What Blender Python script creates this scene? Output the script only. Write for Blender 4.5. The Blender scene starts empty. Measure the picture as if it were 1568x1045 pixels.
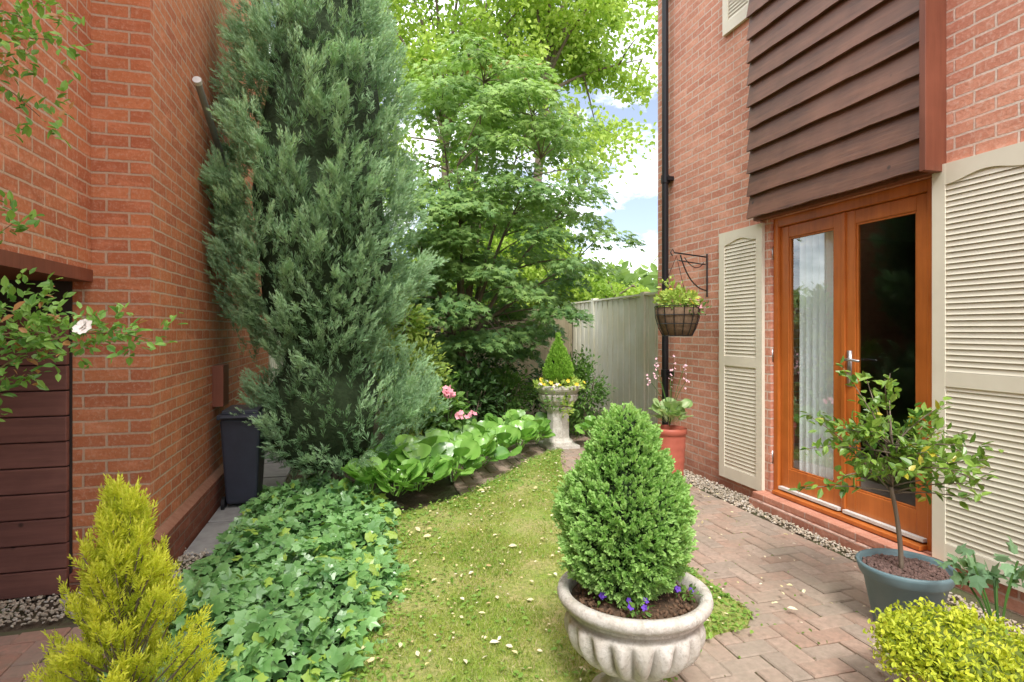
import bpy, math, random
import numpy as np
from mathutils import Vector
rng=np.random.default_rng(7); random.seed(7)
SC=bpy.context.scene
R=math.radians
# ---------------------------------------------------------------- helpers
def link(ob,parent=None):
    SC.collection.objects.link(ob)
    if parent: ob.parent=parent
    return ob
def empty(name,loc=(0,0,0)):
    e=bpy.data.objects.new(name,None); e.empty_display_size=.1
    return link(e)
def mk(name,V,F,mats,mi=None,parent=None,smooth=False,bevel=0,attrs=None):
    me=bpy.data.meshes.new(name)
    me.from_pydata([tuple(v) for v in V],[],F)
    for m in mats: me.materials.append(m)
    if mi is not None: me.polygons.foreach_set('material_index',mi)
    if smooth: me.polygons.foreach_set('use_smooth',[True]*len(F))
    if attrs:
        for k,a in attrs.items():
            at=me.attributes.new(k,'FLOAT','POINT'); at.data.foreach_set('value',a)
    me.update()
    ob=bpy.data.objects.new(name,me); link(ob,parent)
    if bevel:
        b=ob.modifiers.new('b','BEVEL'); b.width=bevel; b.segments=2; b.limit_method='ANGLE'
    return ob
class MB:
    def __init__(s): s.v=[];s.f=[];s.m=[]
    def add(s,V,F,mi=0):
        o=len(s.v); s.v+= [tuple(map(float,v)) for v in V]; s.f+=[tuple(i+o for i in f) for f in F]; s.m+=[mi]*len(F)
    def box(s,x0,x1,y0,y1,z0,z1,mi=0):
        V=[(x0,y0,z0),(x1,y0,z0),(x1,y1,z0),(x0,y1,z0),(x0,y0,z1),(x1,y0,z1),(x1,y1,z1),(x0,y1,z1)]
        s.add(V,[(0,3,2,1),(4,5,6,7),(0,1,5,4),(1,2,6,5),(2,3,7,6),(3,0,4,7)],mi)
    def lathe(s,prof,cx,cy,n=48,mi=0,mod=None):
        V=[];F=[]
        for (r,z) in prof:
            for k in range(n):
                a=2*math.pi*k/n
                rr=mod(a,r,z) if mod else r
                V.append((cx+rr*math.cos(a),cy+rr*math.sin(a),z))
        for i in range(len(prof)-1):
            for k in range(n):
                F.append((i*n+k,i*n+(k+1)%n,(i+1)*n+(k+1)%n,(i+1)*n+k))
        s.add(V,F,mi)
    def tube(s,pts,rads,n=6,mi=0):
        pts=[Vector(p) for p in pts]; V=[];F=[]
        if not hasattr(rads,'__len__'): rads=[rads]*len(pts)
        for i,p in enumerate(pts):
            d=(pts[min(i+1,len(pts)-1)]-pts[max(i-1,0)])
            if d.length<1e-6: d=Vector((0,0,1))
            d.normalize()
            a=d.cross(Vector((.31,.9,.2)));
            if a.length<1e-3: a=d.cross(Vector((1,0,0)))
            a.normalize(); b=d.cross(a)
            for k in range(n):
                t=2*math.pi*k/n
                V.append(p+(a*math.cos(t)+b*math.sin(t))*rads[i])
        for i in range(len(pts)-1):
            for k in range(n): F.append((i*n+k,i*n+(k+1)%n,(i+1)*n+(k+1)%n,(i+1)*n+k))
        F.append(tuple(range(n))[::-1]); F.append(tuple(range((len(pts)-1)*n,len(pts)*n)))
        s.add(V,F,mi)
    def obj(s,name,mats,parent=None,smooth=False,bevel=0):
        return mk(name,s.v,s.f,mats,s.m,parent,smooth,bevel)
def bez(p0,p1,p2,n=8):
    p0,p1,p2=map(Vector,(p0,p1,p2)); out=[]
    for i in range(n+1):
        t=i/n; out.append(p0*(1-t)**2+p1*2*t*(1-t)+p2*t*t)
    return out
def nrm(a): return a/np.maximum(np.linalg.norm(a,axis=-1,keepdims=True),1e-9)
def scatter(name,T,P,d,n,S,mat,parent=None,rnd=None,smooth=False):
    V,F,tt=T; V=np.array(V,float); tt=np.array(tt,float); K=len(V); M=len(P)
    P=np.asarray(P,float); d=nrm(np.asarray(d,float)); n=np.asarray(n,float)
    n=nrm(n-(n*d).sum(1,keepdims=True)*d); a=np.cross(d,n)
    S=np.broadcast_to(np.asarray(S,float),(M,))
    co=P[:,None,:]+S[:,None,None]*(V[None,:,0,None]*a[:,None]+V[None,:,1,None]*d[:,None]+V[None,:,2,None]*n[:,None])
    fl=np.array([len(f) for f in F]); idx=np.concatenate([np.array(f) for f in F])
    L=len(idx); loops=(idx[None,:]+(np.arange(M)*K)[:,None]).ravel()
    st=np.concatenate([[0],np.cumsum(fl)[:-1]]); starts=(st[None,:]+(np.arange(M)*L)[:,None]).ravel()
    me=bpy.data.meshes.new(name)
    me.vertices.add(M*K); me.vertices.foreach_set('co',co.ravel())
    me.loops.add(M*L); me.loops.foreach_set('vertex_index',loops.astype(np.int32))
    me.polygons.add(M*len(F)); me.polygons.foreach_set('loop_start',starts.astype(np.int32))
    me.polygons.foreach_set('use_smooth',np.full(M*len(F),smooth))
    if rnd is None: rnd=rng.random(M)
    at=me.attributes.new('rnd','FLOAT','POINT'); at.data.foreach_set('value',np.repeat(rnd,K).astype(np.float32))
    at=me.attributes.new('tt','FLOAT','POINT'); at.data.foreach_set('value',np.tile(tt,M).astype(np.float32))
    me.materials.append(mat); me.update(calc_edges=True)
    return link(bpy.data.objects.new(name,me),parent)
def inpoly(x,y,poly):
    ins=np.zeros(len(x),bool); n=len(poly); j=n-1
    for i in range(n):
        xi,yi=poly[i]; xj,yj=poly[j]
        c=((yi>y)!=(yj>y))&(x<(xj-xi)*(y-yi)/((yj-yi)+1e-12)+xi)
        ins^=c; j=i
    return ins
def sample(poly,n,bias=None):
    p=np.array(poly); lo=p.min(0); hi=p.max(0); out=[]
    tot=0
    while tot<n:
        q=lo+rng.random((n*2,2))*(hi-lo); q=q[inpoly(q[:,0],q[:,1],poly)]
        if bias is not None: q=q[rng.random(len(q))<bias(q)]
        out.append(q); tot+=len(q)
    return np.concatenate(out)[:n]
def edgedist(q,poly):
    D=np.full(len(q),9.)
    for i in range(len(poly)):
        a=np.array(poly[i]);b=np.array(poly[(i+1)%len(poly)]);ab=b-a
        t=np.clip(((q-a)@ab)/(ab@ab),0,1); D=np.minimum(D,np.linalg.norm(q-(a+t[:,None]*ab),axis=1))
    return D
def rdir(n): return nrm(rng.normal(size=(n,3)))
# templates ---------------------------------------------------------
LEAF=([(0,0,0),(.26,.35,.07),(.2,.7,.05),(0,1,-.06),(-.2,.7,.05),(-.26,.35,.07)],[(0,1,2,3),(0,3,4,5)],[0,.4,.7,1,.7,.4])
def cluster(n,ln=.55,seed=1):
    r=np.random.default_rng(seed); V=[];F=[];tt=[]
    for i in range(n):
        p=r.normal(size=3)*.34; dd=nrm(r.normal(size=3)+np.array([0,.4,0])); nn=nrm(r.normal(size=3)+np.array([0,0,.8])); nn=nrm(nn-(nn@dd)*dd); a=np.cross(dd,nn)
        o=len(V)
        for v,t in zip(LEAF[0],LEAF[2]):
            V.append(tuple(p+ln*(v[0]*1.2*a+v[1]*dd+v[2]*nn))); tt.append(t)
        F+=[tuple(k+o for k in f) for f in LEAF[1]]
    return V,F,tt
def star(lobes,inner,base=.0):
    V=[(0,.35,.0)];tt=[.2];m=len(lobes)
    pts=[(0,0)]
    for i,(ang,l) in enumerate(lobes):
        pts.append((l*math.sin(ang),.35+l*math.cos(ang)))
        if i<m-1:
            a2=(ang+lobes[i+1][0])/2; pts.append((inner*math.sin(a2),.35+inner*math.cos(a2)))
    for p in pts: 
        rr=math.hypot(p[0],p[1]-.35); V.append((p[0],p[1],-.25*rr*rr)); tt.append(min(1,rr*1.4))
    F=[(0,i,i+1) for i in range(1,len(pts))]+[(0,len(pts),1)]
    return V,F,tt
IVY=star([(-2.1,.42),(-1.05,.5),(0,.65),(1.05,.5),(2.1,.42)],.33)
MAPLE=star([(-1.6,.45),(-.8,.62),(0,.68),(.8,.62),(1.6,.45)],.22)
def plume(nb,seed,spread=.7,bl=.26,w=.03,flat=False):
    r=np.random.default_rng(seed);V=[];F=[];tt=[]
    for i in range(nb):
        t=(i+r.random())/nb; ph=r.random()*6.28
        if flat: ph=(0 if i%2 else math.pi)+r.normal()*.35
        sp=spread*(1-.55*t)
        dr=np.array([math.cos(ph)*sp,1,math.sin(ph)*sp]); dr/=np.linalg.norm(dr)
        l=bl*(1.15-.55*t)*(.7+.6*r.random()); b=np.array([0,t*.8,0]); sd=nrm(np.cross(dr,r.normal(size=3)))*w
        o=len(V); V+=[tuple(b-sd*.6),tuple(b+dr*l*.55+sd),tuple(b+dr*l),tuple(b+dr*l*.55-sd)]; tt+=[t*.5,t*.6+.25,min(1,t*.5+.6),t*.6+.2]
        F.append((o,o+1,o+2,o+3))
    return V,F,tt
def roundleaf():
    V=[];F=[];tt=[]
    ts=[0,.10,.28,.5,.72,.9,1.0]; ws=[.03,.28,.44,.52,.48,.30,.03]
    for t,w in zip(ts,ws):
        for k,s in enumerate((-1,-.5,0,.5,1)):
            V.append((s*w,.25+t*.8,.12*abs(s)**1.5-.22*t*t+.12*t+ (.025 if k%2 else -.01)+.02*math.sin(9*t+3*s))); tt.append(.35+.3*abs(s) if k!=2 else .95)
    for i in range(6):
        for k in range(4): F.append((i*5+k,i*5+k+1,(i+1)*5+k+1,(i+1)*5+k))
    o=len(V); V+=[(-.03,-.35,-.25),(.03,-.35,-.25),(.03,.27,0),(-.03,.27,0)]; tt+=[.8]*4; F.append((o,o+1,o+2,o+3))
    return V,F,tt
RLEAF=roundleaf()
BLADE=([(-.09,0,0),(.09,0,0),(0,1,.25)],[(0,1,2)],[0,0,1])
PETAL=([(0,0,0),(.35,.3,.08),(.3,.8,.15),(0,1,.1),(-.3,.8,.15),(-.35,.3,.08)],[(0,1,2,3,4,5)],[0,.5,1,1,1,.5])
def stone():
    import bmesh
    bm=bmesh.new(); bmesh.ops.create_icosphere(bm,subdivisions=1,radius=.5)
    r=np.random.default_rng(3); V=[tuple(np.array(v.co)*(.8+.4*r.random())*np.array([1,.8,.55])) for v in bm.verts]; F=[tuple(v.index for v in f.verts) for f in bm.faces]; bm.free()
    return V,F,[.5]*len(V)
STONE=stone()
# materials ---------------------------------------------------------
def newmat(name):
    m=bpy.data.materials.new(name); m.use_nodes=True; nt=m.node_tree
    return m,nt,nt.nodes['Principled BSDF'],nt.nodes['Material Output']
def nd(nt,t,props=None,**inp):
    n=nt.nodes.new(t)
    if props:
        for k,v in props.items(): setattr(n,k,v)
    for k,v in inp.items():
        k=k.replace('_',' ')
        s=n.inputs[k]
        if isinstance(v,bpy.types.NodeSocket): nt.links.new(v,s)
        else: s.default_value=v
    return n
def c4(c): return (c[0],c[1],c[2],1)
def mixc(nt,fac,a,b,mode='MIX'):
    n=nt.nodes.new('ShaderNodeMix'); n.data_type='RGBA'; n.blend_type=mode
    for s,v in ((n.inputs[0],fac),(n.inputs[6],a),(n.inputs[7],b)):
        if isinstance(v,bpy.types.NodeSocket): nt.links.new(v,s)
        elif isinstance(v,(int,float)): s.default_value=v
        else: s.default_value=c4(v)
    return n.outputs[2]
def math_(nt,op,a,b=0,clamp=False):
    n=nt.nodes.new('ShaderNodeMath'); n.operation=op; n.use_clamp=clamp
    for s,v in zip(n.inputs,(a,b)):
        if isinstance(v,bpy.types.NodeSocket): nt.links.new(v,s)
        else: s.default_value=v
    return n.outputs[0]
def ramp(nt,v,stops):
    n=nt.nodes.new('ShaderNodeValToRGB'); nt.links.new(v,n.inputs[0]); e=n.color_ramp.elements
    while len(e)<len(stops): e.new(.5)
    for el,(p,c) in zip(e,stops):
        el.position=p; el.color=c4(c) if hasattr(c,'__len__') else (c,c,c,1)
    return n.outputs[0]
def pos(nt,scale=(1,1,1)):
    g=nt.nodes.new('ShaderNodeNewGeometry')
    m=nt.nodes.new('ShaderNodeMapping'); m.inputs['Scale'].default_value=scale
    nt.links.new(g.outputs['Position'],m.inputs[0]); return m.outputs[0]
def noise(nt,vec,scale,detail=5,rough=.6):
    return nd(nt,'ShaderNodeTexNoise',Vector=vec,Scale=scale,Detail=detail,Roughness=rough).outputs['Fac']
def bump(nt,bsdf,h,strength=.5,dist=.01):
    b=nd(nt,'ShaderNodeBump',Height=h,Strength=strength,Distance=dist); nt.links.new(b.outputs[0],bsdf.inputs['Normal'])
def simple(name,c,rough=.7,c2=None,scale=12,bumpS=.2,metal=0,stretch=(1,1,1),spec=.4,dist=.004):
    m,nt,b,o=newmat(name); p=pos(nt,stretch); f=noise(nt,p,scale)
    f2=ramp(nt,f,[(.3,0.),(.7,1.)])
    col=mixc(nt,f2,c,c2 if c2 else tuple(x*.8 for x in c))
    nt.links.new(col,b.inputs['Base Color']); b.inputs['Roughness'].default_value=rough; b.inputs['Metallic'].default_value=metal
    b.inputs['Specular IOR Level'].default_value=spec
    if bumpS: bump(nt,b,f,bumpS,dist)
    return m
LG=1.3
def lg(c): return tuple(min(.85,x*LG) for x in c)
def leafmat(name,dark,light,tip=None,trans=.3,rough=.5,clump=1.2,acc=None,spec=.35):
    dark=lg(dark);light=lg(light); tip=lg(tip) if tip else None
    m,nt,b,o=newmat(name)
    r=nd(nt,'ShaderNodeAttribute',{'attribute_name':'rnd'}).outputs['Fac']; t=nd(nt,'ShaderNodeAttribute',{'attribute_name':'tt'}).outputs['Fac']
    cl=noise(nt,pos(nt),clump,3); cl=ramp(nt,cl,[(.35,0.),(.65,1.)])
    f=math_(nt,'ADD',math_(nt,'MULTIPLY',r,.65),math_(nt,'MULTIPLY',cl,.35),True)
    col=mixc(nt,f,dark,light)
    if tip: col=mixc(nt,math_(nt,'MULTIPLY',math_(nt,'POWER',t,1.6),math_(nt,'ADD',math_(nt,'MULTIPLY',r,.6),.25)),col,tip)
    if acc:
        col=mixc(nt,math_(nt,'GREATER_THAN',r,acc[1]),col,acc[0])
    nt.links.new(col,b.inputs['Base Color']); b.inputs['Roughness'].default_value=rough; b.inputs['Specular IOR Level'].default_value=spec
    tr=nd(nt,'ShaderNodeBsdfTranslucent',Color=mixc(nt,1,col,(1.05,1.12,.7),'MULTIPLY'))
    ms=nd(nt,'ShaderNodeMixShader'); ms.inputs[0].default_value=trans
    nt.links.new(b.outputs[0],ms.inputs[1]); nt.links.new(tr.outputs[0],ms.inputs[2]); nt.links.new(ms.outputs[0],o.inputs[0])
    return m
def brickmat(name,c1,c2,mort,w=.215,h=.070,ms=.0065):
    m,nt,b,o=newmat(name)
    g=nt.nodes.new('ShaderNodeNewGeometry'); sp=nd(nt,'ShaderNodeSeparateXYZ',Vector=g.outputs['Position']); sn=nd(nt,'ShaderNodeSeparateXYZ',Vector=g.outputs['True Normal'])
    isx=math_(nt,'GREATER_THAN',math_(nt,'ABSOLUTE',sn.outputs[0]),.5)
    u=math_(nt,'ADD',math_(nt,'MULTIPLY',sp.outputs[1],isx),math_(nt,'MULTIPLY',sp.outputs[0],math_(nt,'SUBTRACT',1,isx)))
    wob=math_(nt,'MULTIPLY',math_(nt,'SUBTRACT',noise(nt,pos(nt),14,2),.5),.010)
    cv=nd(nt,'ShaderNodeCombineXYZ',X=math_(nt,'ADD',u,wob),Y=math_(nt,'ADD',sp.outputs[2],wob))
    bt=nd(nt,'ShaderNodeTexBrick',{'offset':.5},Vector=cv.outputs[0],Color1=c4(c1),Color2=c4(c2),Mortar=c4(mort),Scale=1,Mortar_Size=ms,Mortar_Smooth=.2,Bias=-.1,Brick_Width=w,Row_Height=h)
    n1=noise(nt,pos(nt),1.3,4); n2=noise(nt,pos(nt),45,6,.7); n3=noise(nt,pos(nt,(1,1,2.5)),5.5,3,.6)
    col=mixc(nt,ramp(nt,n1,[(.3,0.),(.75,.4)]),bt.outputs['Color'],tuple(x*.68 for x in c1))
    col=mixc(nt,ramp(nt,n3,[(.5,0.),(.75,.55)]),col,tuple(min(.9,x*1.2+.07) for x in c1))
    col=mixc(nt,ramp(nt,n2,[(.5,0.),(.8,.5)]),col,tuple(min(1,x*1.2+.05) for x in mort))
    col=mixc(nt,ramp(nt,n2,[(.2,.6),(.42,0.)]),col,tuple(x*.35 for x in c1))
    # splash staining near the ground
    low=ramp(nt,math_(nt,'ADD',sp.outputs[2],math_(nt,'MULTIPLY',n3,.5)),[(.25,.55),(.65,0.)])
    col=mixc(nt,low,col,tuple(x*.55 for x in c2))
    nt.links.new(col,b.inputs['Base Color']); b.inputs['Roughness'].default_value=.85; b.inputs['Specular IOR Level'].default_value=.2
    hgt=math_(nt,'ADD',math_(nt,'SUBTRACT',1,bt.outputs['Fac']),math_(nt,'MULTIPLY',n2,.5))
    bump(nt,b,hgt,1.0,.012)
    return m
M_brickL=brickmat('brick_orange',(.62,.225,.10),(.44,.13,.065),(.58,.44,.32))
M_brickR=brickmat('brick_pink',(.72,.335,.225),(.54,.21,.14),(.74,.61,.52))
M_brickPl=brickmat('brick_plinth',(.36,.12,.07),(.27,.09,.055),(.32,.24,.18))
def woodmat(name,c1,c2,axis,sc=6,rough=.6,bs=.4,knots=False):
    st=[14,14,14]; st[axis]=1.0
    m,nt,b,o=newmat(name); p=pos(nt,tuple(st)); f=noise(nt,p,sc*.35,6,.65)
    col=mixc(nt,ramp(nt,f,[(.3,0.),(.7,1.)]),c1,c2)
    n1=noise(nt,pos(nt),2.2,4); col=mixc(nt,ramp(nt,n1,[(.4,0.),(.75,.5)]),col,tuple(min(1,x*1.5+.01) for x in c2))
    if knots:
        v=nd(nt,'ShaderNodeTexVoronoi',Vector=pos(nt,(3,3,3)),Scale=1.6).outputs['Distance']
        col=mixc(nt,ramp(nt,v,[(.04,.8),(.08,0.)]),col,(.03,.014,.01))
    nt.links.new(col,b.inputs['Base Color']); b.inputs['Roughness'].default_value=rough; bump(nt,b,f,bs,.004)
    return m
M_clad=woodmat('cladding_wood',(.075,.028,.016),(.185,.078,.043),1,6,.5,.6,True)
M_trim=woodmat('trim_wood',(.15,.042,.022),(.21,.066,.035),2,6,.5)
M_door=woodmat('door_wood',(.38,.098,.016),(.53,.155,.028),2,5,.33,.12)
M_gate=woodmat('gate_wood',(.13,.05,.04),(.22,.09,.068),0,6,.7,.5,True)
M_fence=woodmat('fence_wood',(.70,.66,.50),(.84,.80,.64),2,5,.85,.4)
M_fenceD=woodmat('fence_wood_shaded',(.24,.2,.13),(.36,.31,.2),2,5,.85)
M_bark=woodmat('bark',(.12,.09,.065),(.22,.17,.125),2,6,.9,.8)
M_cream=simple('cream_paint',(.80,.75,.62),.5,(.74,.69,.56),6,.05)
M_white=simple('white_paint',(.75,.75,.72),.5,bumpS=0)
M_black=simple('black_plastic',(.014,.014,.017),.3,bumpS=.05)
M_bin=simple('bin_plastic',(.04,.045,.065),.4,bumpS=.05)
M_metal=simple('metal_grey',(.5,.5,.5),.3,metal=.9,bumpS=0)
M_dark=simple('interior_shade',(.04,.028,.024),.9,bumpS=0)
M_room=simple('room_wall',(.2,.17,.14),.9,bumpS=0)
M_curt=simple('curtain_cloth',(.86,.91,.92),.9,(.80,.87,.90),5,.1,stretch=(1,8,.3))
M_soil=simple('soil',(.15,.095,.06),.95,(.07,.045,.03),30,.9,dist=.02)
M_sand=simple('joint_sand',(.12,.095,.07),.95,(.10,.11,.045),9,.5)
M_red=simple('terracotta_glaze',(.52,.14,.09),.5,(.45,.12,.08),8,.1)
M_blue=simple('bluegrey_pot',(.13,.21,.24),.45,(.17,.26,.29),8,.1)
M_liner=simple('basket_liner',(.2,.13,.08),.95,(.11,.07,.04),40,.8)
M_lead=simple('roof_tile',(.20,.1,.07),.8)
def stonemat():
    m,nt,b,o=newmat('aged_stone'); f=noise(nt,pos(nt),11,8,.75); g=noise(nt,pos(nt),60,5,.75); h=noise(nt,pos(nt,(1,1,.3)),22,4,.6)
    col=mixc(nt,ramp(nt,f,[(.36,0.),(.62,1.)]),(.74,.71,.66),(.57,.52,.45))
    col=mixc(nt,ramp(nt,h,[(.52,0.),(.7,.55)]),col,(.42,.40,.33))
    col=mixc(nt,ramp(nt,g,[(.5,0.),(.72,.75)]),col,(.30,.27,.22))
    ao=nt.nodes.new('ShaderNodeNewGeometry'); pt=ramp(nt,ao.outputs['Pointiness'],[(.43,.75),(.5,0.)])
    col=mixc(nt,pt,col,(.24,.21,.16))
    nt.links.new(col,b.inputs['Base Color']); b.inputs['Roughness'].default_value=.92; b.inputs['Specular IOR Level'].default_value=.15
    bump(nt,b,math_(nt,'ADD',f,math_(nt,'MULTIPLY',g,.6)),.8,.008); return m
M_stone=stonemat()
def attrcol(name,stops,rough=.85,nz=40,bs=.4,dirt=(.2,.16,.12),patch=(.29,.25,.19)):
    m,nt,b,o=newmat(name); r=nd(nt,'ShaderNodeAttribute',{'attribute_name':'rnd'}).outputs['Fac']
    col=ramp(nt,r,stops); f=noise(nt,pos(nt),nz,5); g=noise(nt,pos(nt),2.2,7,.7)
    col=mixc(nt,ramp(nt,f,[(.35,.0),(.75,.6)]),col,dirt); col=mixc(nt,ramp(nt,g,[(.42,0.),(.68,.65)]),col,patch)
    nt.links.new(col,b.inputs['Base Color']); b.inputs['Roughness'].default_value=rough; bump(nt,b,f,bs,.004); return m
M_paver=attrcol('paver_block',[(0,(.40,.255,.19)),(.35,(.45,.315,.245)),(.7,(.36,.28,.225)),(1,(.50,.37,.295))],bs=.8,dirt=(.17,.135,.1))
M_paverL=attrcol('paver_block_red',[(0,(.42,.2,.14)),(.35,(.47,.25,.19)),(.7,(.36,.2,.16)),(1,(.5,.3,.23))],bs=.7)
M_gravel=attrcol('gravel_stone',[(0,(.6,.48,.34)),(.4,(.72,.64,.52)),(.75,(.50,.4,.3)),(1,(.78,.74,.68))],.8)
def glassmat():
    m,nt,b,o=newmat('window_glass'); nt.nodes.remove(b)
    t=nd(nt,'ShaderNodeBsdfTransparent',Color=(.95,.98,.97,1)); g=nd(nt,'ShaderNodeBsdfGlossy',Color=(.7,.73,.76,1),Roughness=.02)
    lw=nd(nt,'ShaderNodeFresnel',IOR=1.4); f=math_(nt,'ADD',math_(nt,'MULTIPLY',lw.outputs[0],.30),.01,True)
    ms=nd(nt,'ShaderNodeMixShader'); nt.links.new(f,ms.inputs[0]); nt.links.new(t.outputs[0],ms.inputs[1]); nt.links.new(g.outputs[0],ms.inputs[2]); nt.links.new(ms.outputs[0],o.inputs[0]); return m
M_glass=glassmat()
# ---------------------------------------------------------------- camera / light / world
cam=bpy.data.cameras.new('camera'); co=bpy.data.objects.new('camera',cam); link(co); SC.camera=co
co.location=(0,0,1.4); co.rotation_euler=(R(90),0,R(-14.9)); cam.lens=20.66; cam.sensor_width=36; cam.shift_y=-.011; cam.clip_end=600; cam.clip_start=.02
SUN_AZ=193; SUN_EL=52
su=bpy.data.lights.new('sun','SUN'); su.energy=3.6; su.angle=R(14); su.color=(1,.965,.91)
so=bpy.data.objects.new('sun',su); link(so)
dv=Vector((-math.sin(R(SUN_AZ))*math.cos(R(SUN_EL)),-math.cos(R(SUN_AZ))*math.cos(R(SUN_EL)),-math.sin(R(SUN_EL))))
so.rotation_euler=dv.to_track_quat('-Z','Y').to_euler(); so.location=(-3,-8,12)
w=bpy.data.worlds.new('World'); SC.world=w; w.use_nodes=True; nt=w.node_tree; bg=nt.nodes['Background']
sky=nt.nodes.new('ShaderNodeTexSky'); sky.sky_type='NISHITA'; sky.sun_disc=False; sky.sun_elevation=R(SUN_EL); sky.sun_rotation=R(SUN_AZ); sky.air_density=1.2; sky.dust_density=.8; sky.ozone_density=2.0
tc=nt.nodes.new('ShaderNodeTexCoord'); mp=nt.nodes.new('ShaderNodeMapping'); mp.inputs['Scale'].default_value=(1,1,2.0); nt.links.new(tc.outputs['Generated'],mp.inputs[0])
sz=nd(nt,'ShaderNodeSeparateXYZ',Vector=tc.outputs['Generated'])
nz=noise(nt,mp.outputs[0],5.5,8,.6); lift=ramp(nt,sz.outputs[2],[(.35,0.),(.75,.18)])
cf=ramp(nt,math_(nt,'ADD',nz,lift),[(.43,.12),(.62,.95)])
col=mixc(nt,cf,mixc(nt,1,sky.outputs[0],(1.0,1.02,1.1),'MULTIPLY'),(18.5,18.5,18.7)); nt.links.new(col,bg.inputs[0]); bg.inputs[1].default_value=.15
SC.view_settings.view_transform='Standard'; SC.view_settings.look='None'; SC.view_settings.exposure=0
# ---------------------------------------------------------------- ground
m,nt,b,o=newmat('ground_earth'); f=noise(nt,pos(nt),3,6); col=mixc(nt,ramp(nt,f,[(.4,0.),(.65,1.)]),(.10,.07,.045),(.09,.11,.04)); nt.links.new(col,b.inputs['Base Color']); b.inputs['Roughness'].default_value=.95; bump(nt,b,noise(nt,pos(nt),40,5),.8,.02)
mk('ground',[(-250,-250,0),(250,-250,0),(250,250,0),(-250,250,0)],[(0,1,2,3)],[m])
LAWN=[(-.3,1.7),(-.06,2.42),(.17,3.21),(.16,3.96),(.24,4.4),(.50,4.55),(.80,4.75),(1.40,5.45),(1.75,5.95),(2.06,6.25),(2.3,6.42),(2.1,5.9),(1.95,5.4),(1.86,4.83),(1.87,3.6),(1.86,2.46),(1.76,2.36),(1.55,2.33),(1.25,2.22),(1.05,1.7)]
m,nt,b,o=newmat('lawn_grass'); f=noise(nt,pos(nt),2.8,7,.7); g=noise(nt,pos(nt),38,5,.7)
col=mixc(nt,ramp(nt,f,[(.40,0.),(.60,1.)]),(.27,.37,.055),(.47,.40,.17)); col=mixc(nt,ramp(nt,g,[(.4,0.),(.65,.8)]),col,(.15,.21,.04)); nt.links.new(col,b.inputs['Base Color']); b.inputs['Roughness'].default_value=.95; bump(nt,b,g,.9,.015)
mk('lawn',[(x,y,.028) for x,y in LAWN]+[(x,y,-.01) for x,y in LAWN],[tuple(range(len(LAWN)))]+[(i,i+len(LAWN),(i+1)%len(LAWN)+len(LAWN),(i+1)%len(LAWN)) for i in range(len(LAWN))],[m])
M_blade=leafmat('grass_blade',(.15,.26,.03),(.42,.44,.10),None,.3,.6,2.2,((.6,.52,.28),.85))
def patch(q): return np.clip(.62+.75*np.sin(q[:,0]*5+q[:,1]*2)*np.sin(q[:,1]*3.7-q[:,0]*3)+.4*np.sin(q[:,0]*13+1)*np.sin(q[:,1]*11),.10,1)
q=sample(LAWN,90000,lambda q:np.clip(1.4-(q[:,1]-1.7)*.2,.35,1)*patch(q)); n=len(q)
d=np.column_stack([rng.normal(size=n)*.5,rng.normal(size=n)*.5,np.ones(n)*.8])
scatter('lawn_grass_blades',BLADE,np.column_stack([q,np.full(n,.026)]),d,rdir(n),.012+.016*rng.random(n),M_blade)
q=sample(LAWN,17000); e=edgedist(q,LAWN); q=q[(rng.random(len(q))<np.exp(-e*6)+.06*(patch(q)>.8))]; n=len(q)
scatter('lawn_clover',LEAF,np.column_stack([q+rng.normal(size=(n,2))*.03,.03+.02*rng.random(n)]),rdir(n)*[1,1,.3],np.tile([0,0,1.],(n,1))+rdir(n)*.5,.018+.018*rng.random(n),leafmat('clover',(.11,.23,.03),(.26,.40,.08)))
q=np.concatenate([sample(LAWN,560),sample([(1.9,1.2),(2.9,1.2),(2.9,5.5),(1.9,5.5)],130),sample([(-.7,2.6),(0,2.6),(.15,3.6),(-.6,4.2)],1)]); n=len(q)
m=attrcol('fallen_leaf',[(0,(.8,.68,.5)),(.3,(.65,.58,.14)),(.5,(.85,.8,.7)),(.8,(.5,.46,.1)),(1,(.4,.24,.1))],.7,dirt=(.7,.6,.4),patch=(.75,.68,.45)) 
scatter('fallen_leaves',LEAF,np.column_stack([q,.045+.01*rng.random(n)]),rdir(n)*[1,1,.15],np.tile([0,0,1.],(n,1))+rdir(n)*.45,rng.choice([.018,.026,.036,.055],n,p=[.45,.33,.15,.07]),m)
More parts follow.
